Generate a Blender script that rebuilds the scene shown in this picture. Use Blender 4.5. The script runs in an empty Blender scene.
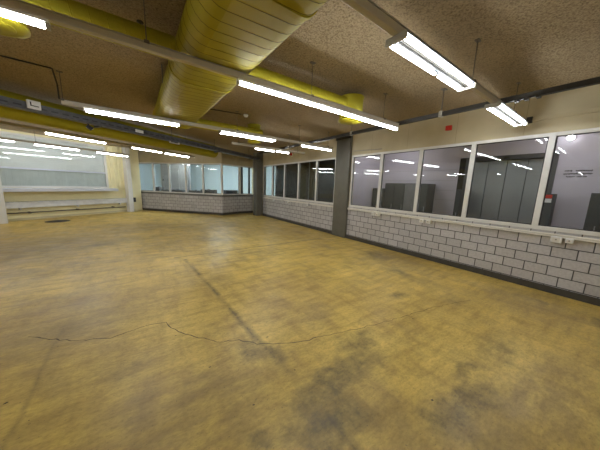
import bpy, bmesh, math, random
from mathutils import Vector, Matrix
random.seed(7)
S = bpy.context.scene
C = S.collection
PI = math.pi

# ------------------------------------------------------------------ materials
def new_mat(name):
    m = bpy.data.materials.new(name); m.use_nodes = True
    nt = m.node_tree; b = nt.nodes['Principled BSDF']
    return m, nt, b
def col(c): return (c[0], c[1], c[2], 1.0)
def N(nt, t, **kw):
    n = nt.nodes.new(t)
    for k, v in kw.items():
        if k in n.inputs.keys(): n.inputs[k].default_value = v
        else: setattr(n, k, v)
    return n
def coords(nt, scale=(1, 1, 1), rot=(0, 0, 0), loc=(0, 0, 0)):
    tc = N(nt, 'ShaderNodeTexCoord'); mp = N(nt, 'ShaderNodeMapping')
    mp.inputs['Scale'].default_value = scale; mp.inputs['Rotation'].default_value = rot; mp.inputs['Location'].default_value = loc
    nt.links.new(tc.outputs['Object'], mp.inputs['Vector']); return mp.outputs['Vector']
def ramp(nt, fac, stops):
    r = N(nt, 'ShaderNodeValToRGB'); cr = r.color_ramp
    while len(cr.elements) < len(stops): cr.elements.new(0.5)
    for e, (p, c) in zip(cr.elements, stops): e.position = p; e.color = col(c)
    nt.links.new(fac, r.inputs['Fac']); return r.outputs['Color']
def mixc(nt, a, b, fac, blend='MIX'):
    m = N(nt, 'ShaderNodeMix', data_type='RGBA', blend_type=blend)
    for sock, v in ((m.inputs[0], fac), (m.inputs[6], a), (m.inputs[7], b)):
        if isinstance(v, (int, float)): sock.default_value = v
        elif isinstance(v, tuple): sock.default_value = col(v)
        else: nt.links.new(v, sock)
    return m.outputs[2]
def mth(nt, op, a, b=None, clamp=False):
    m = N(nt, 'ShaderNodeMath', operation=op, use_clamp=clamp)
    for i, v in enumerate((a, b)):
        if v is None: continue
        if isinstance(v, (int, float)): m.inputs[i].default_value = v
        else: nt.links.new(v, m.inputs[i])
    return m.outputs[0]
def paint(name, c, rough=0.5, var=0.12, scale=4.0, metal=0.0, bump=0.0, bscale=60, spec=.5):
    m, nt, b = new_mat(name); b.inputs['Specular IOR Level'].default_value = spec
    v = coords(nt)
    n = N(nt, 'ShaderNodeTexNoise', Scale=scale, Detail=5.0); nt.links.new(v, n.inputs['Vector'])
    lo = tuple(x * (1 - var) for x in c); hi = tuple(min(1, x * (1 + var)) for x in c)
    nt.links.new(ramp(nt, n.outputs['Fac'], [(0.3, lo), (0.7, hi)]), b.inputs['Base Color'])
    b.inputs['Roughness'].default_value = rough; b.inputs['Metallic'].default_value = metal
    if bump:
        n2 = N(nt, 'ShaderNodeTexNoise', Scale=float(bscale), Detail=3.0); nt.links.new(v, n2.inputs['Vector'])
        bp = N(nt, 'ShaderNodeBump', Strength=bump, Distance=0.01)
        nt.links.new(n2.outputs['Fac'], bp.inputs['Height']); nt.links.new(bp.outputs['Normal'], b.inputs['Normal'])
    return m
def emit(name, c, s):
    m, nt, b = new_mat(name)
    b.inputs['Base Color'].default_value = col((.9, .9, .9))
    b.inputs['Emission Color'].default_value = col(c); b.inputs['Emission Strength'].default_value = s
    return m

def floor_mat():
    m, nt, b = new_mat('worn_yellow_coating')
    P = coords(nt)
    # distortion of coordinates
    dn = N(nt, 'ShaderNodeTexNoise', Scale=2.2, Detail=6.0, Roughness=0.6); nt.links.new(P, dn.inputs['Vector'])
    sub = N(nt, 'ShaderNodeVectorMath', operation='SUBTRACT'); nt.links.new(dn.outputs['Color'], sub.inputs[0]); sub.inputs[1].default_value = (.5, .5, .5)
    scl = N(nt, 'ShaderNodeVectorMath', operation='SCALE'); nt.links.new(sub.outputs[0], scl.inputs[0]); scl.inputs['Scale'].default_value = 0.75
    add = N(nt, 'ShaderNodeVectorMath', operation='ADD'); nt.links.new(P, add.inputs[0]); nt.links.new(scl.outputs[0], add.inputs[1])
    D = add.outputs[0]
    def noise(scale, detail, rough=0.55, st=(1, 1, 1), rz=0.0, off=0.0):
        mp = N(nt, 'ShaderNodeMapping'); nt.links.new(P, mp.inputs['Vector'])
        mp.inputs['Scale'].default_value = st; mp.inputs['Rotation'].default_value = (0, 0, rz); mp.inputs['Location'].default_value = (off, off, 0)
        n = N(nt, 'ShaderNodeTexNoise', Scale=scale, Detail=detail, Roughness=rough); nt.links.new(mp.outputs[0], n.inputs['Vector'])
        return n.outputs['Fac']
    big = noise(0.55, 4.0, .6)
    base = ramp(nt, big, [(0.3, (.46, .31, .080)), (0.5, (.66, .465, .118)), (0.72, (.80, .59, .165))])
    # brushed streaks
    st = noise(2.0, 7.0, .62, (1.0, 4.5, 1), 0.5, 3.0)
    base = mixc(nt, base, ramp(nt, st, [(0.3, (.55, .50, .45)), (0.5, (.9, .9, .9)), (0.68, (1.12, 1.12, 1.12))]), 0.72, 'MULTIPLY')
    st2 = noise(1.5, 8.0, .65, (3.6, 1.0, 1), 0.35, 9.0)
    base = mixc(nt, base, ramp(nt, st2, [(0.33, (.66, .62, .60)), (0.5, (.97, .97, .97)), (0.7, (1.08, 1.08, 1.08))]), 0.7, 'MULTIPLY')
    # worn brown-grey patches
    w = noise(1.1, 9.0, .68, (1, 1, 1), 0, 21.0)
    wf = ramp(nt, w, [(0.50, (0, 0, 0)), (0.66, (1, 1, 1))])
    base = mixc(nt, base, (.235, .165, .075), mth(nt, 'MULTIPLY', wf, 0.42))
    # dark tyre-like stains with places of their own
    def blob(x, y, rx, ry, rot, amt):
        mp = N(nt, 'ShaderNodeMapping', vector_type='TEXTURE'); nt.links.new(D, mp.inputs['Vector'])
        mp.inputs['Location'].default_value = (x, y, 0); mp.inputs['Rotation'].default_value = (0, 0, rot); mp.inputs['Scale'].default_value = (rx, ry, 1)
        l = N(nt, 'ShaderNodeVectorMath', operation='LENGTH'); nt.links.new(mp.outputs[0], l.inputs[0])
        f = mth(nt, 'SUBTRACT', 1.0, l.outputs['Value'], True)
        return mth(nt, 'MULTIPLY', f, amt)
    tot = None
    for a in [(1.30, 1.16, .62, .26, .25, 1.3), (0.98, 1.0, .40, .22, -.6, 1.2), (1.85, 1.42, .35, .16, .2, .7), (1.98, .44, .50, .20, -.1, 1.25),
              (2.35, .60, .35, .12, -.2, .8), (.6, 1.16, .14, .10, .3, .8), (4.72, 3.35, .55, .28, 1.2, 1.0), (3.2, 1.78, .28, .14, .2, .7),
              (4.92, .49, .16, .09, .6, 1.1), (4.75, -.1, .22, .2, 0, 1.1), (.88, 1.9, .16, .24, .2, .8), (3.74, 1.3, .3, .14, .1, .35), (-.9, 7.4, .9, .4, .6, .5),
              (4.2, 2.4, .5, .2, 1.0, .55), (-.75, 3.3, .5, .35, .7, .4), (-.13, 2.24, .35, .3, 0, .35), (3.0, .6, .5, .2, 0, .45), (2.6, 3.2, .6, .16, .9, .4)]:
        f = blob(*a); tot = f if tot is None else mth(nt, 'MAXIMUM', tot, f)
    gr = noise(7.0, 8.0, .7, (1, 1, 1), 0, 5.0)
    grr = ramp(nt, gr, [(0.33, (.25, .25, .25)), (0.62, (1, 1, 1))])
    tot = mth(nt, 'MULTIPLY', mth(nt, 'MULTIPLY', tot, 1.9, True), grr)
    base = mixc(nt, base, (.085, .066, .034), mth(nt, 'MULTIPLY', tot, .76))
    # construction joints: x = 0.88 running away, y = 5.35 running right
    sx = N(nt, 'ShaderNodeSeparateXYZ'); mpj = N(nt, 'ShaderNodeVectorMath', operation='SCALE'); nt.links.new(sub.outputs[0], mpj.inputs[0]); mpj.inputs['Scale'].default_value = .12
    ad2 = N(nt, 'ShaderNodeVectorMath', operation='ADD'); nt.links.new(P, ad2.inputs[0]); nt.links.new(mpj.outputs[0], ad2.inputs[1]); nt.links.new(ad2.outputs[0], sx.inputs[0])
    X, Y = sx.outputs['X'], sx.outputs['Y']
    def band(v, c, w): return mth(nt, 'SUBTRACT', 1.0, mth(nt, 'DIVIDE', mth(nt, 'ABSOLUTE', mth(nt, 'SUBTRACT', v, c)), w), True)
    xl = mth(nt, 'SUBTRACT', X, mth(nt, 'MULTIPLY', mth(nt, 'SUBTRACT', 3.0, Y), .055))
    j1 = mth(nt, 'MULTIPLY', mth(nt, 'MULTIPLY', band(xl, .90, .06), mth(nt, 'LESS_THAN', Y, 5.2)), ramp(nt, noise(2.6, 4.0, .6, (1, 1, 1), 0, 40.0), [(0.38, (.25, .25, .25)), (0.55, (1, 1, 1))]))
    j2 = mth(nt, 'MULTIPLY', band(Y, 5.4, .05), mth(nt, 'GREATER_THAN', X, .6))
    j3 = mth(nt, 'MULTIPLY', band(X, -.74, .03), mth(nt, 'LESS_THAN', Y, 3.3))
    jj = mth(nt, 'MULTIPLY', mth(nt, 'MAXIMUM', mth(nt, 'MAXIMUM', j1, mth(nt, 'MULTIPLY', j2, .8)), mth(nt, 'MULTIPLY', j3, .5)), grr)
    base = mixc(nt, base, (.10, .075, .035), mth(nt, 'MULTIPLY', jj, 1.0))
    wt = None  # large brown patches: wear, plus dimmer light towards the edges painted in
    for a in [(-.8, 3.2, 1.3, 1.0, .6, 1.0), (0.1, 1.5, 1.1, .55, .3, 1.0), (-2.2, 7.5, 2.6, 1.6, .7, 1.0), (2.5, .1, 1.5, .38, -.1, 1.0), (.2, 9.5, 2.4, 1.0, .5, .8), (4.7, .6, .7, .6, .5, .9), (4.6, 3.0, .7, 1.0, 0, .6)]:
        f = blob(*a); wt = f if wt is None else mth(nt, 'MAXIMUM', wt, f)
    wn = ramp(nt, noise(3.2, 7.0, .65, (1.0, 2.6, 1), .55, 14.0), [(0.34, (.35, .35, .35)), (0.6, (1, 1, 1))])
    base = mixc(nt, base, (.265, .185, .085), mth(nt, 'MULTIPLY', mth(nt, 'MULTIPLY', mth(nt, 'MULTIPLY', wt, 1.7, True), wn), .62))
    # fine specks
    sp = noise(55.0, 2.0, .5, (1, 1, 1), 0, 2.0)
    base = mixc(nt, base, (.10, .08, .05), mth(nt, 'MULTIPLY', ramp(nt, sp, [(0.66, (0, 0, 0)), (0.74, (1, 1, 1))]), .55))
    fi = noise(22.0, 8.0, .75, (1, 2.0, 1), .6, 1.0)
    base = mixc(nt, base, ramp(nt, fi, [(0.36, (.62, .60, .56)), (0.5, (.95, .95, .95)), (0.62, (1.12, 1.12, 1.12))]), .6, 'MULTIPLY')
    nt.links.new(base, b.inputs['Base Color'])
    b.inputs['Specular IOR Level'].default_value = .32
    rg = noise(3.0, 6.0, .6, (1, 1, 1), 0, 33.0)
    nt.links.new(ramp(nt, rg, [(0.3, (.28, .28, .28)), (0.7, (.46, .46, .46))]), b.inputs['Roughness'])
    bp = N(nt, 'ShaderNodeBump', Strength=.25, Distance=.01); nt.links.new(noise(5.0, 8.0, .6), bp.inputs['Height']); nt.links.new(bp.outputs[0], b.inputs['Normal'])
    return m

def ceil_mat():
    m, nt, b = new_mat('wood_wool_board')
    P = coords(nt)
    n = N(nt, 'ShaderNodeTexNoise', Scale=62.0, Detail=3.0, Roughness=.6); nt.links.new(P, n.inputs['Vector'])
    v = N(nt, 'ShaderNodeTexVoronoi', Scale=80.0); nt.links.new(P, v.inputs['Vector'])
    c = ramp(nt, n.outputs['Fac'], [(0.32, (.15, .105, .052)), (0.46, (.285, .215, .122)), (0.64, (.40, .31, .185))])
    big = N(nt, 'ShaderNodeTexNoise', Scale=.5, Detail=2.0); nt.links.new(P, big.inputs['Vector'])
    c = mixc(nt, c, ramp(nt, big.outputs['Fac'], [(0.35, (.85, .83, .8)), (0.65, (1.05, 1.05, 1.05))]), 1.0, 'MULTIPLY')
    nt.links.new(c, b.inputs['Base Color']); b.inputs['Roughness'].default_value = .95
    h = mth(nt, 'ADD', n.outputs['Fac'], mth(nt, 'MULTIPLY', v.outputs['Distance'], .5))
    bp = N(nt, 'ShaderNodeBump', Strength=.7, Distance=.012); nt.links.new(h, bp.inputs['Height']); nt.links.new(bp.outputs[0], b.inputs['Normal'])
    return m

def block_mat():
    m, nt, b = new_mat('painted_sand_lime_block')
    tc = N(nt, 'ShaderNodeTexCoord'); s = N(nt, 'ShaderNodeSeparateXYZ'); nt.links.new(tc.outputs['Object'], s.inputs[0])
    cb = N(nt, 'ShaderNodeCombineXYZ'); nt.links.new(s.outputs['X'], cb.inputs['X'])
    nt.links.new(mth(nt, 'SUBTRACT', s.outputs['Z'], .125 - .161 * 2), cb.inputs['Y'])
    br = N(nt, 'ShaderNodeTexBrick'); nt.links.new(cb.outputs[0], br.inputs['Vector'])
    br.offset = .5; br.squash = 1.0
    br.inputs['Scale'].default_value = 1.0; br.inputs['Brick Width'].default_value = .283; br.inputs['Row Height'].default_value = .161
    br.inputs['Mortar Size'].default_value = .0075; br.inputs['Mortar Smooth'].default_value = .25; br.inputs['Bias'].default_value = 0
    br.inputs['Color1'].default_value = col((.47, .45, .45)); br.inputs['Color2'].default_value = col((.56, .54, .54)); br.inputs['Mortar'].default_value = col((.075, .07, .07))
    n = N(nt, 'ShaderNodeTexNoise', Scale=30.0, Detail=4.0); nt.links.new(tc.outputs['Object'], n.inputs['Vector'])
    c = mixc(nt, br.outputs['Color'], ramp(nt, n.outputs['Fac'], [(0.3, (.86, .86, .86)), (0.6, (1.04, 1.04, 1.04))]), 1.0, 'MULTIPLY')
    nt.links.new(c, b.inputs['Base Color']); b.inputs['Roughness'].default_value = .6
    bp = N(nt, 'ShaderNodeBump', Strength=.9, Distance=.008); bp.invert = True
    nt.links.new(br.outputs['Fac'], bp.inputs['Height']); nt.links.new(bp.outputs[0], b.inputs['Normal'])
    return m

def header_mat():
    m, nt, b = new_mat('cream_wall_panel')
    tc = N(nt, 'ShaderNodeTexCoord'); s = N(nt, 'ShaderNodeSeparateXYZ'); nt.links.new(tc.outputs['Object'], s.inputs[0])
    fr = mth(nt, 'FRACT', mth(nt, 'DIVIDE', mth(nt, 'ADD', s.outputs['X'], 50.4), 1.05))
    seam = mth(nt, 'LESS_THAN', fr, .009)
    n = N(nt, 'ShaderNodeTexNoise', Scale=2.5, Detail=5.0); nt.links.new(tc.outputs['Object'], n.inputs['Vector'])
    c = ramp(nt, n.outputs['Fac'], [(0.3, (.48, .415, .27)), (0.7, (.57, .495, .33))])
    c = mixc(nt, c, (.38, .32, .2), mth(nt, 'MULTIPLY', seam, .8))
    nt.links.new(c, b.inputs['Base Color']); b.inputs['Roughness'].default_value = .6
    return m

def glass_mat(name, tint=(.93, .95, .95)):
    m = bpy.data.materials.new(name); m.use_nodes = True; nt = m.node_tree
    for n in list(nt.nodes): nt.nodes.remove(n)
    o = N(nt, 'ShaderNodeOutputMaterial'); mx = N(nt, 'ShaderNodeMixShader'); t = N(nt, 'ShaderNodeBsdfTransparent'); g = N(nt, 'ShaderNodeBsdfGlossy')
    t.inputs['Color'].default_value = col(tint); g.inputs['Roughness'].default_value = .015
    nz = N(nt, 'ShaderNodeTexNoise', Scale=1.2, Detail=2.0); tc = N(nt, 'ShaderNodeTexCoord'); nt.links.new(tc.outputs['Object'], nz.inputs['Vector'])
    bp = N(nt, 'ShaderNodeBump', Strength=.02, Distance=.01); nt.links.new(nz.outputs['Fac'], bp.inputs['Height'])
    f = N(nt, 'ShaderNodeFresnel', IOR=1.5); gm = N(nt, 'ShaderNodeNewGeometry'); nt.links.new(mth(nt, 'SUBTRACT', 1.5, mth(nt, 'MULTIPLY', gm.outputs['Backfacing'], .83333)), f.inputs['IOR']); nt.links.new(bp.outputs[0], g.inputs['Normal'])
    nt.links.new(f.outputs[0], mx.inputs[0]); nt.links.new(t.outputs[0], mx.inputs[1]); nt.links.new(g.outputs[0], mx.inputs[2]); nt.links.new(mx.outputs[0], o.inputs['Surface'])
    return m

M = dict(
    floor=floor_mat(), ceiling=ceil_mat(), block=block_mat(), header=header_mat(), glass=glass_mat('window_glass'),
    crack=paint('crack_dark', (.09, .065, .035), .9),
    skirt=paint('grey_skirting', (.062, .056, .046), .6, .2, 6),
    frame=paint('white_frame_paint', (.72, .71, .68), .4, .04),
    frame_dark=paint('dark_frame', (.06, .06, .065), .5),
    sill=paint('grey_sill', (.12, .12, .115), .5),
    duct_white=paint('cream_cable_duct', (.80, .77, .70), .45, .05),
    column=paint('grey_column_paint', (.125, .118, .092), .55, .12, 3, bump=.15, bscale=90),
    wall=paint('cream_wall_paint', (.62, .56, .36), .7, .06, 2, bump=.1),
    wall_y=paint('pale_yellow_wall', (.84, .77, .48), .7, .06, 2),
    yellow=paint('yellow_duct_paint', (.34, .29, .020), .55, .08, 3, spec=.10),
    yellow_dark=paint('yellow_seam', (.15, .12, .015), .6, spec=.1),
    trunk=paint('light_rail_grey', (.47, .42, .33), .45, .05, 3),
    housing=paint('white_fixture_enamel', (.80, .80, .80), .35, .03),
    endcap=paint('fixture_end_cap', (.35, .33, .28), .5),
    dark=paint('dark_steel', (.038, .034, .028), .6, .2, spec=.25),
    rod=paint('threaded_rod', (.10, .08, .06), .5),
    galv=paint('galvanised_tray', (.11, .113, .12), .42, .25, 8, metal=.5),
    cable=paint('cable_black', (.035, .035, .04), .55, .3, 10),
    white=paint('white_plastic', (.86, .86, .85), .4, .03),
    red=paint('red_plastic', (.60, .03, .02), .4, .05),
    corr=paint('corridor_wall', (.60, .56, .62), .6, .04, 1.5),
    steel=paint('brushed_steel', (.34, .35, .36), .38, .08, 2, metal=.55),
    steel_dark=paint('steel_reveal', (.10, .10, .10), .5),
    darkwall=paint('dark_room_wall', (.16, .16, .155), .8),
    office=paint('office_wall', (.50, .62, .70), .7, .04, 1.5),
    office_grey=paint('office_grey_panel', (.38, .37, .36), .6),
    cab=paint('cabinet_charcoal', (.07, .075, .08), .5),
    cab_light=paint('cabinet_grey', (.22, .22, .23), .5),
    blind=paint('grey_blind', (.62, .65, .62), .55, .06, 6),
    blind_white=paint('white_blind', (.86, .86, .83), .6, .03),
    alu=paint('aluminium', (.68, .71, .80), .3, .05, 2, metal=.2),
    radiator=paint('white_radiator', (.70, .71, .72), .45),
    pipe=paint('dark_heating_pipe', (.10, .085, .06), .5),
    iron=paint('cast_iron', (.05, .048, .045), .6),
    plate=paint('blue_grey_fixture_plate', (.022, .027, .034), .5),
    ink=paint('printed_ink', (.02, .02, .02), .6),
    tube=emit('fluorescent_tube', (.93, .97, 1.0), 26.0),
    office_lamp=emit('office_lamp', (.80, .93, 1.0), 30.0),
    corr_lamp=emit('corridor_lamp', (.97, .95, 1.0), 20.0),
)

# ------------------------------------------------------------------ mesh helpers
class MB:
    def __init__(s): s.bm = bmesh.new(); s.mi = 0
    def _tag(s, faces):
        for f in faces: f.material_index = s.mi
    def box(s, x0, x1, y0, y1, z0, z1, mtx=None):
        vs = [s.bm.verts.new((x, y, z)) for x in (x0, x1) for y in (y0, y1) for z in (z0, z1)]
        if mtx: 
            for v in vs: v.co = mtx @ v.co
        a = [(0, 1, 3, 2), (4, 6, 7, 5), (0, 4, 5, 1), (2, 3, 7, 6), (0, 2, 6, 4), (1, 5, 7, 3)]
        s._tag([s.bm.faces.new([vs[i] for i in q]) for q in a]); return s
    def tube(s, p0, p1, r, n=10, r1=None):
        p0, p1 = Vector(p0), Vector(p1); d = (p1 - p0).normalized()
        u = d.orthogonal().normalized(); w = d.cross(u); r1 = r if r1 is None else r1
        A = [s.bm.verts.new(p0 + r * (math.cos(2 * PI * i / n) * u + math.sin(2 * PI * i / n) * w)) for i in range(n)]
        B = [s.bm.verts.new(p1 + r1 * (math.cos(2 * PI * i / n) * u + math.sin(2 * PI * i / n) * w)) for i in range(n)]
        fs = [s.bm.faces.new((A[i], A[(i + 1) % n], B[(i + 1) % n], B[i])) for i in range(n)]
        for f in fs: f.smooth = True
        fs += [s.bm.faces.new(A[::-1]), s.bm.faces.new(B)]
        s._tag(fs); return s
    def path(s, pts, r, n=8):
        for a, b in zip(pts, pts[1:]): s.tube(a, b, r, n)
        return s
    def lathe(s, prof, c=(0, 0, 0), n=24):
        rings = []
        for r, z in prof: rings.append([s.bm.verts.new((c[0] + max(r, 1e-4) * math.cos(2 * PI * i / n), c[1] + max(r, 1e-4) * math.sin(2 * PI * i / n), c[2] + z)) for i in range(n)])
        fs = []
        for a, b in zip(rings, rings[1:]):
            for i in range(n):
                f = s.bm.faces.new((a[i], a[(i + 1) % n], b[(i + 1) % n], b[i])); f.smooth = True; fs.append(f)
        fs += [s.bm.faces.new(rings[0]), s.bm.faces.new(rings[-1])]
        s._tag(fs); return s
    def prism(s, pts, z0, z1):
        lo = [s.bm.verts.new((x, y, z0)) for x, y in pts]; hi = [s.bm.verts.new((x, y, z1)) for x, y in pts]; n = len(pts)
        s._tag([s.bm.faces.new((lo[i], lo[(i + 1) % n], hi[(i + 1) % n], hi[i])) for i in range(n)] + [s.bm.faces.new(lo[::-1]), s.bm.faces.new(hi)]); return s
    def mat(s, i): s.mi = i; return s
    def build(s, name, mats, parent=None, bevel=0.0):
        bmesh.ops.recalc_face_normals(s.bm, faces=s.bm.faces)
        me = bpy.data.meshes.new(name); s.bm.to_mesh(me); s.bm.free()
        for m in (mats if isinstance(mats, (list, tuple)) else [mats]): me.materials.append(M[m])
        o = bpy.data.objects.new(name, me); C.objects.link(o)
        if parent: o.parent = parent
        if bevel:
            b = o.modifiers.new('bevel', 'BEVEL'); b.width = bevel; b.segments = 2; b.limit_method = 'ANGLE'
        return o
def tag(o, label, cat, group=None):
    o['label'] = label; o['category'] = cat
    if group: o['group'] = group
    return o
def thing(name, label, cat, loc=(0, 0, 0), rz=0.0, group=None):
    o = bpy.data.objects.new(name, None); C.objects.link(o); o.location = loc; o.rotation_euler = (0, 0, rz); o.empty_display_size = .1
    return tag(o, label, cat, group)
def struct(o): o['kind'] = 'structure'; return o
def place(o, loc, rz=0.0): o.location = loc; o.rotation_euler = (0, 0, rz); return o
def frame_of(P0, P1):
    d = Vector((P1[0] - P0[0], P1[1] - P0[1])); return d.length, math.atan2(d.y, d.x)
def local(P0, rz, x, y, z=0):
    return (P0[0] + x * math.cos(rz) - y * math.sin(rz), P0[1] + x * math.sin(rz) + y * math.cos(rz), z)

CE = 3.20          # ceiling height

# ------------------------------------------------------------------ floor and ceiling
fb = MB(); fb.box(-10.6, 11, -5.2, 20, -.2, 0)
cracks = [[(-0.97, 3.31), (-0.62, 3.0), (-0.3, 2.85), (0.0, 2.9), (0.19, 2.87), (.28, 2.6), (0.38, 2.45), (.6, 2.2), (0.79, 2.11), (0.92, 1.95), (1.3, 1.74), (1.7, 1.66), (2.03, 1.56), (2.7, 1.42), (3.23, 1.34), (4.01, 1.13)]]
fb.mat(1)
for cr in cracks:
    pts = []
    for a, b in zip(cr, cr[1:]):
        k = max(2, int(math.dist(a, b) / .05))
        for i in range(k):
            t = i / k; j = .012
            pts.append((a[0] + (b[0] - a[0]) * t + random.uniform(-j, j), a[1] + (b[1] - a[1]) * t + random.uniform(-j, j)))
    pts.append(cr[-1])
    prev = None
    for i, p in enumerate(pts):
        q = pts[min(i + 1, len(pts) - 1)]; r = pts[max(i - 1, 0)]
        d = Vector((q[0] - r[0], q[1] - r[1])).normalized(); w = random.uniform(.0025, .006) * (1 if i < len(pts) * .55 else .6)
        cur = [fb.bm.verts.new((p[0] - d.y * w, p[1] + d.x * w, .0006)), fb.bm.verts.new((p[0] + d.y * w, p[1] - d.x * w, .0006))]
        if prev: f = fb.bm.faces.new((prev[0], prev[1], cur[1], cur[0])); f.material_index = 1
        prev = cur
# small flakes and debris pressed into the coating
for k in range(46):
    x, y = random.uniform(-1.2, 4.6), random.uniform(.3, 5.5); r = random.uniform(.004, .012)
    vs = [fb.bm.verts.new((x + r * math.cos(a) * random.uniform(.5, 1.6), y + r * math.sin(a) * random.uniform(.4, 1), .0007)) for a in (0, 1.3, 2.5, 3.8, 5.1)]
    f = fb.bm.faces.new(vs); f.material_index = 1
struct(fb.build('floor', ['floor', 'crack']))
struct(MB().box(-10.6, 11, -5.2, 20, CE, CE + .2).build('ceiling', 'ceiling'))

# ------------------------------------------------------------------ window walls
def window_wall(side, P0, P1, panes, wid, thick=.14, frame_mat='frame', sill=True, darkm=(), skirt=True, xs=0.0, xe=0.0):
    """wall strip with block parapet, band of windows, panelled header; panes = list of x stations"""
    L, rz = frame_of(P0, P1); loc = (P0[0], P0[1], 0)
    b = MB(); b.box(-xs, L + xe, 0, thick, 0, 1.022)
    b.mat(1).box(-xs, L + xe, -.002, thick, 2.575, CE)
    x0, x1 = panes[0], panes[-1]
    if x0 > .03: b.mat(1).box(-xs, x0 - .001, 0, thick, 1.022, 2.575)
    if L + xe - x1 > .03: b.mat(1).box(x1 + .001, L + xe, 0, thick, 1.022, 2.575)
    struct(place(b.build('wall_' + side, ['block', 'header']), loc, rz))
    if skirt: struct(place(MB().box(-xs, L + xe, -.018, 0, 0, .112).build('baseboard_' + side, 'skirt', bevel=.004), loc, rz))
    w = bpy.data.objects.new('window_%d' % wid, None); C.objects.link(w); struct(w); w.location = loc; w.rotation_euler = (0, 0, rz)
    f = MB(); f.box(x0, x1, -.02, .06, 1.022, 1.085); f.box(x0, x1, -.02, .06, 2.52, 2.575)
    f.box(x0, x0 + .055, -.02, .06, 1.085, 2.52); f.box(x1 - .055, x1, -.02, .06, 1.085, 2.52)
    f.build('window_frame', frame_mat, w, bevel=.004)
    for i, x in enumerate(panes[1:-1]):
        MB().box(x - .04, x + .04, -.025, .06, 1.085, 2.52).build('mullion', 'frame_dark' if i in darkm else frame_mat, w, bevel=.004)
    for i, (a, c) in enumerate(zip(panes, panes[1:])):
        a2 = a + (.055 if i == 0 else .04); c2 = c - (.055 if i == len(panes) - 2 else .04)
        gk = MB(); g = .014     # dark rubber gasket
        gk.box(a2, c2, .002, .018, 1.085, 1.085 + g); gk.box(a2, c2, .002, .018, 2.52 - g, 2.52)
        gk.box(a2, a2 + g, .002, .018, 1.085 + g, 2.52 - g); gk.box(c2 - g, c2, .002, .018, 1.085 + g, 2.52 - g)
        gk.build('gasket', 'cable', w)
        MB().box(a2 + .002, c2 - .002, .02, .026, 1.087, 2.518).build('pane', 'glass', w)
    if sill: MB().box(x0, x1, -.045, 0, .955, 1.021).build('window_sill', 'sill', w, bevel=.004)
    return w

XR = 5.50
# right wall, far section and near section in one plane (x = 5.5), running from far to near
YF = 11.05
st_far = [YF - y for y in (11.0, 10.04, 8.95, 7.87, 6.72, 5.70)]
window_wall('right_far', (XR, YF), (XR, 5.70), st_far, 1, sill=False, xe=.32)
YN = 5.40
st_near = [YN - y for y in (5.03, 3.975, 2.92, 1.89, .835, -.22, -1.27, -2.32, -3.37)]
window_wall('right', (XR, YN), (XR, -5.0), st_near, 2, sill=False)
A, B, Cc, D = (.164, 15.72), (3.62, 11.84), (4.70, 12.27), (5.58, 12.37)
LA = math.dist(A, B)
window_wall('bay', A, B, [.03, 1.12, 2.12, 3.12, 4.13, LA - .0], 3)
window_wall('bay_side', B, Cc, [.0, math.dist(B, Cc)], 4)
window_wall('bay_end', Cc, D, [.0, .14, .58, .88], 5, darkm=(0, 1))
# corner post closing the bay, behind the far column
struct(MB().box(XR, XR + .14, YF, 12.5, 0, CE).build('wall_corner', 'wall'))

# ------------------------------------------------------------------ columns
c = MB().box(-.13, .13, -.30, .30, 0, CE).build('shaft', 'column', bevel=.012)
t = thing('column', 'grey painted concrete column interrupting the row of windows on the right wall', 'column', (5.545, 5.37, 0)); c.parent = t
MB().box(-.15, -.13, -.32, .32, CE - .12, CE).build('head_plate', 'dark', t)
t = thing('column', 'dark grey concrete column at the far corner beside the bay windows', 'column', (5.27, 11.25, 0))
MB().box(-.14, .20, -.22, .22, 0, CE).build('shaft', 'column', t, bevel=.012)
# white posts on the left
WP = (-3.74, 12.66); WQ = (-.80, 14.63)
LW, RW = frame_of(WP, WQ); RW = math.radians(34)
def sw(x, y, z=0): return local(WP, RW, x, y, z)
t = thing('column', 'pale post standing in the far corner right of the wide shutter window', 'column', (-.19, 14.80, 0), RW)
MB().box(-.11, .11, -.10, .14, 0, CE).build('shaft', 'frame', t, bevel=.01)
t = thing('column', 'pale white post at the left edge of the wide shutter window', 'column', (-3.80, 12.22, 0), RW)
MB().box(-.16, .16, -.14, .14, 0, CE).build('shaft', 'frame', t, bevel=.01)

# ------------------------------------------------------------------ shutter wall (left, far)
WX0, WX1 = -.12, 3.34    # window extent
wl = MB(); TH = .2
wl.box(-8.4, 4.9, 0, TH, 0, 1.20); wl.box(-8.4, WX0, 0, TH, 1.20, CE); wl.box(WX1, 4.9, 0, TH, 1.20, CE); wl.box(WX0, WX1, 0, TH, 3.12, CE)
struct(place(wl.build('wall_left_far', 'wall_y'), (WP[0], WP[1], 0), RW))
# fluted cream cladding beside the window
fl = MB()
pts = []; x = WX1 + .10
fl.box(WX1 + .10, 4.55, -.02, 0, 1.22, CE)
k = 0
while x < 4.5:
    fl.prism([(x, -.02), (x + .02, -.055), (x + .09, -.055), (x + .11, -.02)], 1.22, CE); x += .19
o = place(fl.build('wall_cladding', 'wall_y'), (WP[0], WP[1], 0), RW); tag(o, 'cream vertically fluted panel between the wide shutter window and the pale corner post', 'wall panel')
struct(place(MB().box(-8.4, 4.5, -.02, 0, 0, .09).build('baseboard_left_far', 'wall', bevel=.004), (WP[0], WP[1], 0), RW))
w = bpy.data.objects.new('window_6', None); C.objects.link(w); struct(w); place(w, (WP[0], WP[1], 0), RW)
f = MB(); f.box(WX0, WX1, -.02, .08, 1.20, 1.27); f.box(WX0, WX1, -.02, .08, 3.05, 3.12); f.box(WX0, WX0 + .07, -.02, .08, 1.27, 3.05); f.box(WX1 - .09, WX1, -.02, .08, 1.27, 3.05)
f.build('window_frame', 'frame', w, bevel=.004)
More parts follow.
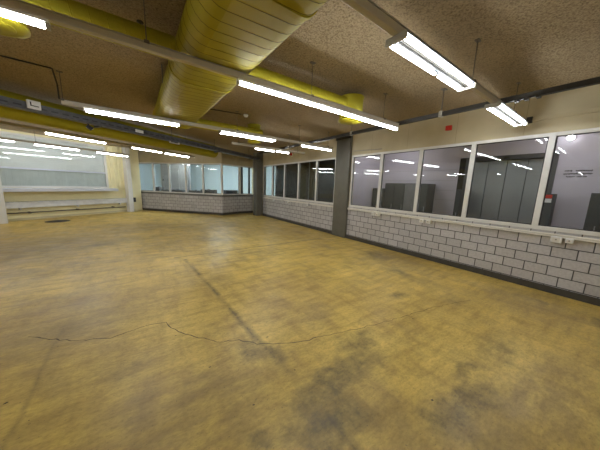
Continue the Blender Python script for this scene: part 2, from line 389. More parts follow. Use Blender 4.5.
MB().box(WX0 + .07, WX1 - .09, -.03, .05, 1.87, 1.93).build('transom', 'alu', w, bevel=.004)
for z0, z1 in ((1.27, 1.87), (1.93, 3.05)):
    MB().box(WX0 + .072, WX1 - .092, .01, .016, z0 + .002, z1 - .002).build('pane', 'glass', w)
sh = MB(); x = WX0 + .08
while x < WX1 - .1:
    sh.box(x, min(x + .168, WX1 - .095), .03, .05, 1.275, 1.87); x += .17
sh.build('lower_shutter', 'blind', w)
sh = MB(); z = 1.94
while z < 3.04:
    sh.box(WX0 + .075, WX1 - .095, .055, .07, z, min(z + .118, 3.045)); z += .12
sh.build('upper_shutter', 'blind_white', w)
MB().box(WX0, WX1, .12, .18, 1.2, 3.12).build('backing', 'blind_white', w)
# aluminium ledge
o = MB(); o.prism([(-.15, -.40), (3.52, -.40), (3.52, -.021), (-.15, -.021)], 1.14, 1.19); o.box(-.15, 3.52, -.40, -.38, 1.07, 1.14)
o = place(o.build('window_ledge', 'alu', bevel=.008), sw(0, 0), RW); tag(o, 'brushed aluminium ledge projecting below the wide shutter window', 'ledge')
for q in (.4, 1.6, 2.8): MB().box(q, q + .04, -.36, -.001, 1.09, 1.14).build('bracket', 'alu', o)
# long white heating duct
t = thing('wall_heater', 'long white heater casing running low under the aluminium ledge', 'heater', sw(0, 0), RW)
MB().box(-.2, 4.26, -.16, -.001, .47, .70).build('casing', 'radiator', t, bevel=.012)
g = MB()
for i in range(34): g.box(.0 + i * .12, .08 + i * .12, -.14, -.04, .70, .706)
g.build('top_grille', 'endcap', t)
for q in (.3, 2.0, 3.7): MB().box(q, q + .04, -.14, -.001, .40, .47).build('bracket', 'radiator', t)
o = place(MB().box(-.09, .09, -.09, .02, -.13, .10).build('control_box', 'cable', bevel=.01), sw(4.37, -.10, .62), RW)
tag(o, 'small black control box beside the corner post at the heater end', 'box')
t = thing('heating_pipe', 'thin dark pipe along the wall below the long white heater', 'pipe', sw(0, 0), RW)
MB().tube((-.2, -.12, .30), (3.95, -.12, .26), .022).build('pipe_run', 'pipe', t)
for q in (.55, 2.0, 3.4): MB().box(q - .025, q + .025, -.15, -.001, .255, .315).build('bracket', 'pipe', t)
# manhole cover
t = thing('floor_cover', 'round dark iron cover set in the floor before the long white heater', 'manhole cover', (-2.40, 12.22, .0))
MB().lathe([(.34, .0), (.34, .006), (.30, .010), (.295, .006)], n=32).build('rim', 'iron', t)
cv = MB().lathe([(.285, .0), (.285, .008), (.0, .008)], n=32)
for i in range(-3, 4):
    hw = math.sqrt(.27 ** 2 - (i * .07) ** 2); cv.box(-hw, hw, i * .07 - .012, i * .07 + .012, .008, .011)
cv.build('lid', 'iron', t)

# ------------------------------------------------------------------ enclosing walls outside the frame
struct(MB().box(-10.6, 5.64, -5.2, -5.0, 0, CE).build('wall_back', 'wall'))
struct(MB().box(-10.6, -10.4, -5.0, 9.0, 0, CE).build('wall_left', 'wall'))

# ------------------------------------------------------------------ rooms behind the glass
XB = 7.40
DY0, DY1 = 1.07, 2.56    # lift opening
cw = MB()
cw.box(XB, XB + .12, -5.0, DY0 - .10, 0, CE); cw.box(XB, XB + .12, DY1 + .25, 7.0, 0, CE); cw.box(XB, XB + .12, DY0 - .10, DY1 + .25, 2.50, CE)
struct(cw.build('wall_corridor', 'corr'))
struct(MB().box(5.68, XB, 5.33, 5.40, 0, CE).build('wall_corridor_end', 'corr'))
struct(MB().box(5.64, XB, -5.2, -5.0, 0, CE).build('wall_corridor_start', 'corr'))
struct(MB().box(5.68, 8.9, 5.42, 5.50, 0, CE).box(8.9, 9.0, 5.42, 11.3, 0, CE).box(6.35, 8.9, 11.2, 11.3, 0, CE).build('wall_dark_room', 'darkwall'))
# skirting-height lines on the corridor wall
ln = MB()
for z in (1.35, 1.62, 1.9, 2.2): ln.box(XB - .004, XB, 2.85, 7.0, z, z + .008)
tag(ln.build('wall_joints', 'office_grey'), 'thin horizontal joints on the pale corridor wall behind the windows', 'wall joint')
# lift
t = thing('lift_door', 'wide steel lift door of four panels seen through the right windows', 'lift door', (XB, (DY0 + DY1) / 2, 0), 0)
hw = (DY1 - DY0) / 2
MB().box(-.06, .10, -hw - .10, -hw, 0, 2.50).box(-.06, .10, hw, hw + .10, 0, 2.50).box(-.06, .10, -hw, hw, 2.40, 2.50).build('door_surround', 'steel_dark', t, bevel=.005)
MB().box(-.03, .10, hw + .10, hw + .25, 0, 2.50).build('side_reveal', 'dark', t)
pw = 2 * hw / 4
for i in range(4):
    MB().box(.05 + .006 * (i % 2), .075 + .006 * (i % 2), -hw + i * pw + .006, -hw + (i + 1) * pw - .006, .02, 2.39).build('door_panel', 'steel', t, bevel=.003)
MB().box(.082, .095, -hw, hw, 0, 2.4).build('shaft_back', 'dark', t)
MB().box(-.075, -.06, -.05, .05, 2.40, 2.47).build('floor_indicator', 'cable', t)
# cabinets etc. in corridor
def cabinet(label, x, y, w, d, h, doors, mat='cab', light=()):
    t = thing('metal_cabinet', label, 'cabinet', (x, y, 0))
    MB().box(0, d, -w / 2, w / 2, .06, h).build('body', mat, t, bevel=.006)
    dw = w / doors
    for i in range(doors):
        p = MB().box(-.02, -.001, -w / 2 + i * dw + .006, -w / 2 + (i + 1) * dw - .006, .08, h - .02).build('door', 'cab_light' if i in light else mat, t, bevel=.004)
        MB().box(-.04, -.02, -w / 2 + i * dw + .04, -w / 2 + i * dw + .055, h * .55, h * .55 + .14).build('handle', 'steel', p)
    MB().box(.03, d - .03, -w / 2 + .03, w / 2 - .03, 0, .06).build('plinth', 'cable', t)
    return t
cabinet('tall charcoal cabinet with one paler door behind the second window from the near column', 6.95, 4.09, 1.42, .43, 1.80, 4, light=(1,))
cabinet('charcoal cabinet shape added for the dark reflection in the first window beside the near column', 6.95, 5.06, .46, .43, 1.62, 2)  # dark body added in place of the blurred reflection low in the pane
cabinet('narrow dark cabinet standing left of the lift door', 6.95, 2.585, .12, .38, 1.66, 1)
t = thing('equipment_stand', 'dark equipment stand with red and white sticker right of the lift door', 'stand', (6.95, .96, 0))
MB().box(0, .3, -.10, .10, .05, 1.62).build('body', 'cab', t, bevel=.008)
MB().box(-.006, 0, -.07, .07, 1.44, 1.52).build('sticker', 'white', t); MB().box(-.006, 0, -.07, .07, 1.53, 1.60).build('sticker', 'red', t)
MB().box(-.03, .33, -.15, .15, 0, .05).build('foot', 'cable', t)
cabinet('dark cabinet at the right edge under the printed wall notice', 6.95, .22, .36, .42, 1.66, 2)
# printed wall notice, too small to read: rows of ink marks
t = thing('wall_notice', 'three lines of small dark lettering printed on the pale corridor wall', 'lettering', (XB, .66, 2.03))
def line_marks(y0, y1, z, h, gaps=()):
    h *= 1.15; b = MB(); y = y0; n = 0
    while y > y1:
        g = random.uniform(.010, .017)
        if not any(a > y > c_ for a, c_ in gaps):
            k = random.choice((0, 1, 2, 3)); zb = z - (h * .35 if k == 3 else 0); zt = z + h * (1.35 if k == 0 else 1)
            b.box(-.003, 0, y - .006, y, zb, zt); b.box(-.003, 0, y - g, y - .006, z + h * .4, z + h * .65); n += 1
        elif n: b.build('word', 'ink', t); b = MB(); n = 0
        y -= g
    if n: b.build('word', 'ink', t)
line_marks(.185, -.185, .060, .022, [(.085, .045)])
line_marks(.195, -.185, .000, .022)
line_marks(.15, -.12, -.060, .022, [(.03, .01), (-.05, -.065)])
# corridor lamps (round) and a ceiling strip
for i, (x, y, lb) in enumerate([(6.45, .75, 'round white ceiling lamp in the corridor above the printed notice'), (6.45, 4.3, 'round white ceiling lamp in the corridor behind the first window panes'),
                    (6.45, -2.4, 'round white ceiling lamp at the near end of the corridor')]):
    t = thing('ceiling_lamp', lb, 'ceiling lamp', (x, y, CE - .11), 0, None)
    MB().lathe([(.15, .11), (.17, .09), (.17, .05)]).build('base', 'housing', t)
    MB().lathe([(.165, .05), (.16, .02), (.12, 0), (.0, -.005)]).build('diffuser', 'corr_lamp', t)
t = thing('wall_lamp', 'small bright oval lamp high on the corridor wall above the printed notice', 'wall lamp', (XB, .86, 2.77))
MB().tube((-.001, 0, 0), (-.02, 0, 0), .06, 20).build('base', 'housing', t); MB().tube((-.02, 0, 0), (-.06, 0, 0), .05, 20, .035).build('diffuser', 'corr_lamp', t)
# office behind the bay
struct(MB().prism([(A[0] + .05, A[1] + .14), (A[0] + 2.6, A[1] + 2.5), (A[0] + 2.5, A[1] + 2.6), (A[0] - .05, A[1] + .22)], 0, CE).build('wall_office_left', 'office'))
struct(MB().prism([(2.6, 18.3), (8.6, 13.4), (8.7, 13.5), (2.7, 18.4)], 0, CE).build('wall_office_back', 'office'))
struct(MB().box(8.55, 8.65, 11.2, 13.5, 0, CE).build('wall_office_right', 'office'))
struct(MB().prism([(-.05, 15.82), (.10, 15.90), (-.75, 15.45), (-.85, 15.25)], 0, CE).build('wall_office_corner', 'wall_y'))
RB = math.atan2(B[1] - A[1], B[0] - A[0])
def bay(x, y, z=0): return local(A, RB, x, y, z)
t = thing('office_partition', 'grey office partition behind the second and third bay windows', 'partition', bay(1.02, 1.3), RB)
for i in range(3): MB().box(-.62 + i * .62, -.02 + i * .62, -.03, .03, .05, 2.75).build('panel', 'office_grey', t, bevel=.005)
MB().box(-.64, 1.24, -.05, .05, 0, .05).build('base_rail', 'cab', t)
MB().box(-.50, -.44, -.05, -.03, 1.65, 1.75).build('switch', 'cable', t)
MB().box(1.24, 1.34, -.06, .06, 0, 2.85).build('end_post', 'cab_light', t)
# desks and dark equipment behind bay glass
def desk(label, x, w, y=.42):
    t = thing('office_desk', label, 'desk', bay(x, y), RB)
    MB().box(-w / 2, w / 2, -.22, .30, .91, .95).build('tabletop', 'cab_light', t, bevel=.004)
    for a in (-w / 2 + .04, w / 2 - .08): 
        for c_ in (-.19, .25): MB().box(a, a + .04, c_, c_ + .04, 0, .91).build('leg', 'cab', t)
    return t
desk('grey high desk behind the left half of the bay windows', 1.78, 2.0)
desk('grey high desk behind the right half of the bay windows', 3.75, 1.8)
for i, (x, w_, h_, lb) in enumerate([(1.02, .28, .34, 'leftmost black equipment case on the desk behind the bay windows'), (1.50, .5, .20, 'low black equipment case behind the second bay window'),
                    (2.25, .75, .24, 'long black equipment case behind the third bay window'), (3.35, .7, .24, 'black equipment case behind the fourth bay window'),
                    (4.13, .8, .31, 'taller black equipment case behind the fifth bay window')]):
    t = thing('equipment_case', lb, 'case', bay(x, .45, .95), RB)
    MB().box(-w_ / 2, w_ / 2, -.15, .15, 0, h_).build('body', 'cab', t, bevel=.02)
    MB().box(-w_ / 2 + .03, w_ / 2 - .03, -.155, -.148, h_ * .35, h_ * .7).build('front_panel', 'cable', t)
    MB().box(-.06, .06, -.02, .02, h_, h_ + .03).build('handle', 'cable', t, bevel=.006)
t = thing('equipment_case', 'low black case behind the angled bay window', 'case', (4.28, 12.66, 0), .38)
MB().box(-.42, .40, -.2, .2, .0, 1.26).build('body', 'cab', t, bevel=.02); MB().box(-.35, .33, -.206, -.2, .9, 1.2).build('front_panel', 'cable', t)
for i, (x, y, lb) in enumerate([(2.9, .6, 'office ceiling light behind the left bay windows'), (3.9, 1.9, 'office ceiling light behind the right bay windows'), (6.3, 2.3, 'office ceiling light beyond the far grey column')]):
    t = thing('office_light', lb, 'ceiling light', bay(x, y, CE - .075), RB)
    MB().box(-.62, .62, -.16, .16, .03, .07).build('housing', 'housing', t); MB().box(-.60, .60, -.14, .14, .0, .03).build('diffuser', 'office_lamp', t)

# ------------------------------------------------------------------ cable duct and sockets on the right wall
def cduct(y0, y1, label, z0=.930, z1=.985, d=.05):
    t = thing('cable_duct', label, 'cable duct', (XR, y0, 0))
    MB().box(-d, -.0005, y1 - y0, 0, z0, z1).build('duct_body', 'duct_white', t, bevel=.004)
    MB().box(-d - .004, -d, y1 - y0, 0, z0 + .028, z0 + .032).build('lid_edge', 'endcap', t)
cduct(5.055, -4.9, 'cream cable duct under the near right windows')
cduct(11.0, 5.70, 'cream cable duct under the far right windows, beyond the near column')
def sock(y, label, w=.075, h=.075, z=.858):
    t = thing('socket_box', label, 'socket', (XR, y, z), 0)
    MB().box(-.075, -.0005, -w / 2, w / 2, 0, h).build('box', 'white', t, bevel=.006)
    MB().box(-.080, -.075, -w * .33, w * .33, h * .18, h * .82).build('cover_plate', 'duct_white', t, bevel=.002)
    MB().tube((-.0835, 0, h * .5), (-.0801, 0, h * .5), .011, 10).build('socket_face', 'endcap', t)
for y, lb in [(4.06, 'left socket box of the pair under the first window mullion after the near column'), (3.93, 'right socket box of the pair under the first window mullion after the near column'),
              (2.70, 'left socket box of the pair under the third near window'), (2.55, 'right socket box of the pair under the third near window'),
              (.555, 'large socket box under the rightmost window'), (.415, 'small socket box right of the large one under the rightmost window'),
              (9.85, 'farthest socket box beneath the far right windows'), (9.0, 'second farthest socket box beneath the far right windows'),
              (8.5, 'middle socket box beneath the far right windows'), (7.1, 'nearest socket box beneath the far windows, left of the near column')]:
    sock(y, lb, *((.125, .10, .850) if y == .555 else (.085, .075, .868) if y == .415 else (.10, .085, .858)))
# alarm devices
t = thing('fire_alarm_box', 'red rectangular alarm box high on the wall above the third near window', 'alarm', (XR, 2.39, 2.86))
MB().box(-.06, -.003, -.055, .055, 0, .095).build('housing', 'red', t, bevel=.008); MB().box(-.064, -.06, -.04, .04, .03, .07).build('front_plate', 'red', t)
t = thing('alarm_sounder', 'small round red alarm sounder above the far right windows', 'alarm', (XR, 8.4, 2.90))
MB().tube((-.003, 0, 0), (-.03, 0, 0), .075, 16).build('base', 'white', t); MB().tube((-.03, 0, 0), (-.08, 0, 0), .06, 16, .045).build('dome', 'red', t)
# conduit high on the wall at right
t = thing('wall_conduit', 'cream conduit high on the wall above the rightmost window', 'conduit', (XR, 1.12, 2.79))
MB().box(-.035, -.003, -5.5, 0, 0, .06).build('conduit_body', 'header', t, bevel=.006); MB().box(-.05, -.003, -.01, .06, -.02, .075).build('end_bracket', 'dark', t)
# thin conduit above first pane
o = MB().tube((XR - .012, 5.0, 2.70), (XR - .012, 4.0, 2.66), .008, 6).build('wall_cable', 'endcap'); tag(o, 'thin cable crossing the wall above the first near window', 'cable')

# ------------------------------------------------------------------ busbar rail with drop rods in front of the right wall
t = thing('busbar_rail', 'thin dark rail hung from the ceiling along the right windows', 'rail', (4.13, 0, 0))
rb_ = MB(); rb_.box(-.022, .022, -4.9, 8.6, 2.80, 2.855); rb_.box(-.03, .03, -4.9, 8.6, 2.792, 2.80)
rb_.build('rail_body', 'dark', t)
for y in (-3.4, -1.3, 1.95, 3.86, 6.5, 8.2):
    MB().tube((0, y, 2.85), (0, y, CE), .008, 6).build('rod', 'rod', t)
    MB().box(-.03, .03, y - .025, y + .025, 2.78, 2.87).build('clamp', 'endcap', t)
    MB().box(-.05, .05, y - .03, y + .03, CE - .012, CE).build('ceiling_plate', 'rod', t)
for y in (.82, .93, 1.02): MB().box(-.035, .035, y - .02, y + .02, 2.77, 2.792).build('splice', 'dark', t)

# ------------------------------------------------------------------ light rails and fixtures
def rail(label, P0, P1, z=2.73, rods=()):
    L, rz = frame_of(P0, P1)
    t = thing('light_rail', label, 'light rail', (P0[0], P0[1], z), rz)
    MB().box(0, L, -.026, .026, .0, .058).build('rail_body', 'trunk', t, bevel=.006)
    MB().box(0, L, -.032, .032, .058, .064).build('top_flange', 'endcap', t)
    for x in rods:
        MB().tube((x, 0, .06), (x, 0, CE - z), .0045, 6).build('rod', 'rod', t)
        MB().box(x - .02, x + .02, -.034, .034, .05, .075).build('clamp', 'rod', t)
        MB().box(x - .035, x + .035, -.02, .02, CE - z - .01, CE - z).build('ceiling_plate', 'rod', t)
    return t
def tubeobj(parent, x0, x1, y, z, r=.019):
    o = MB().tube((x0, y, z), (x1, y, z), r, 8).build('tube', 'tube', parent); return o
def fixture(label, P, rz, L, double=False, z=2.73, w=.20, group=None, ntube=1, reflector=False, r=.019):
    t = thing('batten_light', label, 'ceiling light', (P[0], P[1], z), rz, group)
    if double:
        hw_ = .085
        if reflector: MB().box(0, L, -.10, .10, -.006, 0).box(0, L, -.104, -.098, -.022, 0).box(0, L, .098, .104, -.022, 0).build('reflector', 'housing', t)
        if not reflector: MB().box(0, L, -.078, .078, -.006, 0).build('top_plate', 'plate', t)
        MB().box(0, L, -.032 if reflector else -.014, .032 if reflector else .014, -.03, -.0065).build('centre_spine', 'endcap' if reflector else 'dark', t)
        for x_ in (-.022, L): MB().box(x_, x_ + .022, -hw_, hw_, -.052, -.0).build('end_plate', 'endcap', t, bevel=.004)
        for s in (-1, 1):
            if reflector: tubeobj(t, .02, L - .02, s * .06, -.035, .014)
            elif s > 0: tubeobj(t, .02, L * .56, s * .06, -.035, .0125); tubeobj(t, L * .62, L - .02, s * .06, -.035, .0125)
            else: tubeobj(t, .02, L - .02, s * .06, -.035, .0125)
    else:
        MB().box(0, L, -.028, .028, -.022, 0).build('housing', 'housing', t, bevel=.004)
        
        for x_ in (0, L - .022): MB().box(x_, x_ + .022, -.024, .024, -.058, -.022).build('lamp_holder', 'endcap', t)
        x = .022; n = ntube; seg = (L - .044) / n
        for i in range(n): tubeobj(t, x + i * seg, x + (i + 1) * seg - (.004 if n > 1 else 0), 0, -.042, r)
    return t
y1 = 2.65
rail('long grey light rail crossing below the big yellow duct', (-4.6, y1), (4.04, y1), rods=(.8, 2.8, 4.78, 6.62, 8.2))
fixture('long bright tube light on the middle rail, right of the big yellow duct', (1.0, y1), 0, 3.03, ntube=2)
fixture('bright tube light cut off at the top left corner', (-3.33, y1), 0, 2.91, ntube=2)
y2 = 1.18
rail('grey light rail at the upper right carrying two twin tube lights', (-4.6, y2), (5.2, y2), rods=(.8, 2.6, 4.4, 7.70, 9.3))
fixture('twin tube light nearest the top right, on the upper right rail', (1.68, y2), 0, 1.29, True)
fixture('twin tube light at the right end of the upper right rail near the windows', (3.83, y2), 0, 1.32, True)
r3a, r3b = (-.82, 5.30), (4.98, 5.38)
L3, a3 = frame_of(r3a, r3b)
rail('grey light rail farther back under the end of the yellow duct', r3a, r3b, rods=(.02, 2.82, 4.55, 5.6))
fixture('wide bright twin tube light in front of the cable tray on the back rail', local(r3a, a3, .27, 0), a3, 1.36, True, reflector=True)
fixture('twin tube light in the middle of the back rail, right of the duct end', local(r3a, a3, 2.44, 0), a3, 1.34, True, reflector=True)
fixture('single tube light at the right end of the back rail, beside the near column', local(r3a, a3, 4.60, 0), a3, 1.15, r=.015)
rail('short grey light rail behind the back rail near the far column', (2.4, 6.85), (5.0, 6.85), rods=(.2, 2.3))
fixture('short tube light left on the rail near the far column', (3.10, 6.85), 0, .72, r=.015)
fixture('shortest tube light right on the rail near the far column', (3.86, 6.85), 0, .50, r=.015)
# left zone rails
def lrail(label, P0, P1, rods): return rail(label, P0, P1, rods=rods)
q0, q1 = (-3.6, 7.25), (2.35, 11.62); LB, aB = frame_of(q0, q1)
rail('grey light rail in front of the wide shutter window', q0, q1, rods=(.5, 3.0, 4.6, 6.8))
def on(q, a, P): return ((P[0] - q[0]) * math.cos(a) + (P[1] - q[1]) * math.sin(a))
for P, L_, lb in [((-1.70, 8.60), 1.40, 'tube light left on the rail between cable tray and shutter window'), ((.08, 9.85), 1.18, 'tube light above the fluted cream panel'),
                  ((1.16, 10.55), 1.25, 'tube light above the bay windows'), ]:
    s_ = on(q0, aB, P); fixture(lb, local(q0, aB, s_, 0), aB, L_, r=.018)
p0, p1 = (-5.4, 10.0), (-.05, 13.72); LC, aC = frame_of(p0, p1)
rail('farthest grey light rail close to the wide shutter window', p0, p1, rods=(1.0, 3.4, 6.2))
for P, L_, lb in [((-4.2, 10.85), 1.45, 'farthest rail tube light cut by the left edge'), ((-2.66, 11.90), 1.28, 'tube light on the farthest rail in front of the shutter window'),
                  ((-1.16, 12.95), 1.28, 'tube light on the farthest rail ending at the corner post')]:
    s_ = on(p0, aC, P); fixture(lb, local(p0, aC, s_, 0), aC, L_, r=.018)
# unseen tube lights added beside and behind the camera to brighten the hall
for i, (x, y) in enumerate([(-4.4, -1.6), (2.6, -2.6), (-6.5, 4.5), (-7.5, 7.2), (-4.4, -3.6), (-7.5, 1.5), (-6.6, 9.0), (-6.3, 6.3)]):
    s_ = fixture('unseen single tube light added to brighten the hall, behind or left of the camera', (x, y), 0, 1.5, group='added tube lights behind the camera')
    MB().tube((.3, 0, 0), (.3, 0, CE - 2.73), .006, 6).build('rod', 'rod', s_); MB().tube((1.2, 0, 0), (1.2, 0, CE - 2.73), .006, 6).build('rod', 'rod', s_)

# ------------------------------------------------------------------ yellow ductwork
def spiral_duct(name, L, hw, r, pitch, parent, seam=.006, ridge=.0018, wind=1, seam_slot=1):
    """flat-oval spiral-seam duct along +x (hw = half straight width, r = end radius)"""
    bm = bmesh.new(); prof = []
    na = 10
    for i in range(na + 1):
        a = -PI / 2 + PI * i / na; prof.append((hw + r * math.cos(a), r * math.sin(a), math.cos(a), math.sin(a)))
    if hw > 0:
        for k in range(1, 4): prof.append((hw - 2 * hw * k / 4, r, 0, 1))
    for i in range(na + 1):
        a = PI / 2 + PI * i / na; prof.append((-hw + r * math.cos(a), r * math.sin(a), math.cos(a), math.sin(a)))
    if hw > 0:
        for k in range(1, 4): prof.append((-hw + 2 * hw * k / 4, -r, 0, -1))
    if hw == 0: prof = prof[:na] + prof[na + 1:-1]
    n = len(prof)
    # perimeter fraction
    per = [0]
    for i in range(n):
        a, b = prof[i], prof[(i + 1) % n]; per.append(per[-1] + math.hypot(a[0] - b[0], a[1] - b[1]))
    fr = [p / per[-1] for p in per]
    turns = int(L / pitch) + 2
    rows = []   # each row = one full turn station; row j at offset
    st = []
    for j in range(-1, turns):
        st += [(j * pitch, 0, 0), (j * pitch + seam * .3, 1, 1), (j * pitch + seam, 1, 1), (j * pitch + seam * 1.3, 0, 0)]
    grid = []; sm = []
    for base, up, mi in st:
        row = []
        for i in range(n + 1):
            p = prof[i % n]; x = min(max(base + pitch * fr[i] * wind, 0), L)
            row.append(bm.verts.new((x, p[0] + p[2] * ridge * up, p[1] + p[3] * ridge * up)))
        grid.append(row)
    for k, (ra, rb) in enumerate(zip(grid, grid[1:])):
        for i in range(n):
            if abs(ra[i].co.x - rb[i].co.x) < 1e-6 and abs(ra[i + 1].co.x - rb[i + 1].co.x) < 1e-6: continue
            f = bm.faces.new((ra[i], ra[i + 1], rb[i + 1], rb[i])); f.material_index = seam_slot if st[k][1] or st[k + 1][1] else 0; f.smooth = True; sm.append((f, 1 if st[k][1] or st[k + 1][1] else 0))
    fl_ = dict(sm)
    for e in bm.edges:
        if len(e.link_faces) == 2 and (fl_[e.link_faces[0]] or fl_[e.link_faces[1]]) and abs(e.verts[0].co.x - e.verts[1].co.x) < pitch * .3: e.smooth = False
    for x in (0, L):
        vs = [bm.verts.new((x, p[0], p[1])) for p in prof]; bm.faces.new(vs)
    bmesh.ops.recalc_face_normals(bm, faces=bm.faces)
    me = bpy.data.meshes.new(name); bm.to_mesh(me); bm.free(); me.materials.append(M['yellow']); me.materials.append(M['yellow_dark'])
    o = bpy.data.objects.new(name, me); C.objects.link(o); o.parent = parent; return o
def collar(hw, r, x0, x1, t_, parent):
    b = MB(); n = 20
    for x in (x0,):
        ring = []
        for rr in (r, r + t_):
            pr = []
            for i in range(n + 1):
                a = -PI / 2 + PI * i / n; pr.append((hw + rr * math.cos(a), rr * math.sin(a)))
            for i in range(n + 1):
                a = PI / 2 + PI * i / n; pr.append((-hw + rr * math.cos(a), rr * math.sin(a)))
            ring.append(pr)
        m_ = len(ring[0])
        V = [[[b.bm.verts.new((xx, p[0], p[1])) for p in pr] for pr in ring] for xx in (x0, x1)]
        for i in range(m_):
            j = (i + 1) % m_
            for q in ((V[0][1][i], V[0][1][j], V[1][1][j], V[1][1][i]), (V[0][0][i], V[0][0][j], V[0][1][j], V[0][1][i]), (V[1][0][i], V[1][0][j], V[1][1][j], V[1][1][i])): b.bm.faces.new(q)
    return b.build('collar', 'yellow', parent)
# main flat-oval duct, along y, from behind the camera
DH, DR, DZ = .212, .18, 2.985
t = thing('air_duct', 'big yellow flat oval spiral air duct running away overhead', 'air duct', (.832, -4.6, DZ), PI / 2)
spiral_duct('duct_shell', 10.75, DH, DR, .137, t)
for x in (6.15, 7.95, 10.6): collar(DH, DR, x, x + .05, .008, t)
for x in (3.0, 5.9, 8.6):
    for s in (-1, 1): MB().box(x, x + .03, s * (DH + DR + .006) - .004, s * (DH + DR + .006) + .004, -.02, CE - DZ).build('hanger', 'galv', t)
# branch duct 1
BZ = 2.965
t = thing('branch_duct', 'round yellow branch duct behind the long middle light rail, right of the big duct', 'air duct', (1.17, 2.97, BZ))
spiral_duct('duct_shell', 1.75, 0, .11, .12, t, seam_slot=0)
t = thing('branch_duct', 'round yellow branch duct at the top left, left of the big duct', 'air duct', (-4.5, 2.97, BZ))
spiral_duct('duct_shell', 4.94, 0, .11, .12, t, seam_slot=0)
t = thing('branch_duct', 'round yellow branch duct leaving the far end of the big duct', 'air duct', (1.19, 6.05, BZ))
spiral_duct('duct_shell', 1.75, 0, .11, .12, t, seam_slot=0)
def outlet(label, x, y, z0=2.74, r=.195, H=.46):
    t = thing('air_outlet', label, 'air outlet', (x, y, z0))
    MB().lathe([(r, .03), (r, H - .012), (r + .012, H - .01), (r + .012, H - .001)], n=32).build('drum', 'yellow', t)
    MB().lathe([(r - .01, .03), (r + .015, .02), (r + .015, .0), (r - .03, -.012), (.02, -.012)], n=32).build('outlet_disc', 'yellow', t)
    MB().lathe([(r - .06, -.013), (r - .065, -.018), (.02, -.018)], n=32).build('centre_plate', 'yellow', t)
outlet('yellow round air outlet at the end of the branch above the long tube light', 3.16, 3.0, H=.385)
outlet('yellow round air outlet in the upper left corner', -.80, 2.97)
outlet('yellow round air outlet near the far column behind the back light rail', 2.80, 6.20, r=.17)
# duct parallel to the cable tray
ang = math.radians(36); nx, ny = -math.sin(ang), math.cos(ang); dx, dy = math.cos(ang), math.sin(ang)
aB_ = 6.64
P = (nx * aB_ - dx * 8.0, ny * aB_ - dy * 8.0)
t = thing('air_duct', 'yellow round air duct running behind the dark cable tray', 'air duct', (P[0], P[1], 2.90), ang)
spiral_duct('duct_shell', 16.3, 0, .248, .15, t, seam_slot=0)
for x in (3.6, 6.4, 9.2, 12.0, 14.8): MB().box(x, x + .03, -.01, .01, .24, CE - 2.90).build('hanger', 'rod', t)

# ------------------------------------------------------------------ cable tray
T0, T1 = (-3.27, 5.27), (5.10, 10.60); LT, aT = frame_of(T0, T1)
def tr(x, y, z): return local(T0, aT, x, y, z)
t = thing('cable_tray', 'dark galvanised cable tray full of cables ending at the far column', 'cable tray', (T0[0], T0[1], 2.77), aT)
tb = MB(); tb.box(-1.8, LT, -.05, -.045, 0, .13); tb.box(-1.8, LT, -.045, .10, 0, .006); tb.box(-1.8, LT, .10, .105, 0, .10); tb.box(-1.8, LT, -.058, -.045, .12, .135); tb.box(-1.8, LT, -.058, -.045, 0, .012)
x = -1.7; tb.mat(1)
while x < LT - .1: tb.box(x, x + .10, -.0515, -.0495, .05, .075); x += .16
tb.build('tray_body', ['galv', 'cable'], t)
cb = MB()
for i in range(7):
    yy = -.03 + i * .02; pts = [(k * .45, yy + random.uniform(-.006, .006), .03 + .018 * (i % 3) + random.uniform(0, .09)) for k in range(-3, int(LT / .45) + 1)]
    cb.path(pts, random.uniform(.009, .015), 6)
cb.build('cables', 'cable', t)
for x in (-1.2, 1.2, 3.25, 5.2, 7.0, 9.2):
    MB().tube((x, .15, .0), (x, .15, CE - 2.77), .007, 6).build('rod', 'rod', t); MB().box(x - .02, x + .02, -.07, .16, -.03, -.001).build('bracket', 'galv', t)
# plate on tray
t = thing('junction_box', 'small white box with dark angle mark on the cable tray at left', 'junction box', tr(2.22, -.062, 2.80), aT)
MB().box(-.085, .085, -.05, 0, 0, .14).build('box', 'white', t, bevel=.006)
MB().box(-.055, -.038, -.052, -.05, .04, .11).box(-.038, .055, -.052, -.05, .04, .055).build('angle_mark', 'cable', t)
t = thing('tray_tag', 'white label plate on the cable tray below the wide twin light', 'label', tr(4.10, -.0585, 2.83), aT)
MB().box(-.10, .10, -.004, 0, -.03, .04).build('plate', 'white', t)
t = thing('spare_bracket', 'pale metal bracket hanging under the cable tray beside the bay', 'bracket', tr(5.0, -.03, 2.768), aT)
MB().box(-.02, .30, -.02, .02, -.05, -.03).box(-.02, .0, -.02, .02, -.05, 0).box(.26, .30, -.02, .02, -.03, 0).build('bracket_body', 'white', t)
t = thing('spotlight', 'small black spotlight hanging under the cable tray', 'spotlight', tr(3.05, 0, 2.768), aT)
MB().tube((0, 0, 0), (0, 0, -.05), .012, 8).build('stem', 'cable', t); MB().tube((-.03, 0, -.05), (.05, -.03, -.11), .035, 12, .045).build('lamp_head', 'cable', t); 
MB().tube((.05, -.03, -.11), (.053, -.031, -.113), .038, 12).build('lens', 'white', t)
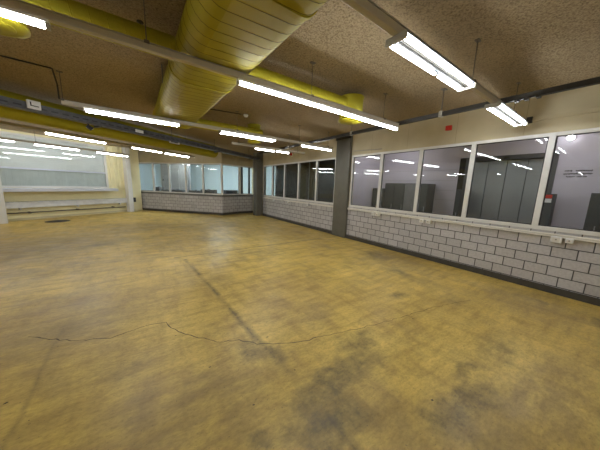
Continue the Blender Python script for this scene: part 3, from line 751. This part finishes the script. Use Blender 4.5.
# ceiling cables and sensor
o = MB().path([(-4.5, 4.9, CE - .012), (-1.35, 5.15, CE - .012), (-.86, 5.20, CE - .012), (-.84, 5.29, 3.0), (-.84, 5.30, 2.80)], .010).build('ceiling_cable', 'dark')
tag(o, 'black cable along the ceiling dropping to the start of the back light rail', 'cable')
o = MB().path([(1.19, 5.75, CE - .012), (1.43, 5.55, CE - .012), (2.14, 5.44, CE - .012)], .009).build('ceiling_cable', 'dark'); tag(o, 'short dark cable on the ceiling leading to the round detector', 'cable')
t = thing('smoke_detector', 'small round white detector on the ceiling above the back light rail', 'detector', (2.24, 5.42, CE - .055))
MB().lathe([(.05, .055), (.055, .035), (.055, .02)], n=20).build('base', 'white', t); MB().lathe([(.045, .02), (.04, .0), (.0, -.004)], n=20).build('sensor_head', 'white', t)
o = MB().lathe([(.03, 0), (.03, -.01), (.008, -.012), (.008, -.05), (.0, -.055)], n=12).build('ceiling_hook', 'dark'); o.location = (.17, 3.15, CE); tag(o, 'small dark hook on the ceiling left of the big yellow duct', 'hook')
o = MB().lathe([(.05, 0), (.05, -.03), (.03, -.045), (.0, -.045)], n=16).build('ceiling_rosette', 'endcap'); o.location = (3.0, 7.6, CE); tag(o, 'small round ceiling fitting beyond the back light rail', 'ceiling fitting')

# repeats share a group phrase
GROUPS = {'batten_light': 'tube lights hung from the rails', 'light_rail': 'light rails under the ceiling', 'socket_box': 'socket boxes along the cable duct',
          'column': 'columns and posts of the hall', 'air_outlet': 'round yellow air outlets', 'branch_duct': 'round yellow branch ducts', 'air_duct': 'large yellow air ducts',
          'metal_cabinet': 'dark cabinets in the corridor', 'equipment_case': 'black cases behind the bay windows', 'office_desk': 'desks behind the bay windows',
          'office_light': 'office ceiling lights', 'ceiling_lamp': 'round corridor lamps', 'cable_duct': 'cream cable ducts under the windows', 'ceiling_cable': 'dark cables on the ceiling'}
for o in list(C.objects):
    k = o.name.split('.')[0]
    if o.parent is None and k in GROUPS and 'group' not in o: o['group'] = GROUPS[k]

# ------------------------------------------------------------------ camera
cam = bpy.data.cameras.new('camera'); co = bpy.data.objects.new('camera', cam); C.objects.link(co); S.camera = co
F = 231.213; cam.sensor_fit = 'HORIZONTAL'; cam.sensor_width = 36; cam.lens = F / 600 * 36; cam.clip_start = .05; cam.clip_end = 100
yaw, pitch, roll = 0.623115262, 0.166032111, 0.0342691317
def Mt(rows): return Matrix(rows)
cy, sy = math.cos(yaw), math.sin(yaw); cp, sp = math.cos(pitch), math.sin(pitch); cr, sr = math.cos(roll), math.sin(roll)
Rz = Mt(((cy, -sy, 0), (sy, cy, 0), (0, 0, 1))); Sx = Mt(((1, 0, 0), (0, 0, -1), (0, 1, 0)))
Pm = Mt(((1, 0, 0), (0, cp, -sp), (0, sp, cp))); Q = Mt(((cr, -sr, 0), (sr, cr, 0), (0, 0, 1)))
W = Q @ Pm @ Sx @ Rz    # rows: right, down, forward in world coords
R = Mt((W[0], -W[1], -W[2])).transposed().to_4x4()
co.matrix_world = Matrix.Translation((0, 0, 1.6)) @ R

# ------------------------------------------------------------------ world and view
wd = bpy.data.worlds.new('world'); S.world = wd; wd.use_nodes = True
wd.node_tree.nodes['Background'].inputs[0].default_value = (.02, .02, .02, 1)
S.view_settings.view_transform = 'Standard'; S.view_settings.look = 'None'; S.view_settings.gamma = 1; S.view_settings.use_curve_mapping = False
S.view_settings.exposure = 1.08
S.cycles.max_bounces = 8; S.cycles.diffuse_bounces = 5; S.cycles.glossy_bounces = 4; S.cycles.transparent_max_bounces = 16
S.cycles.use_denoising = True; S.cycles.sample_clamp_indirect = 6
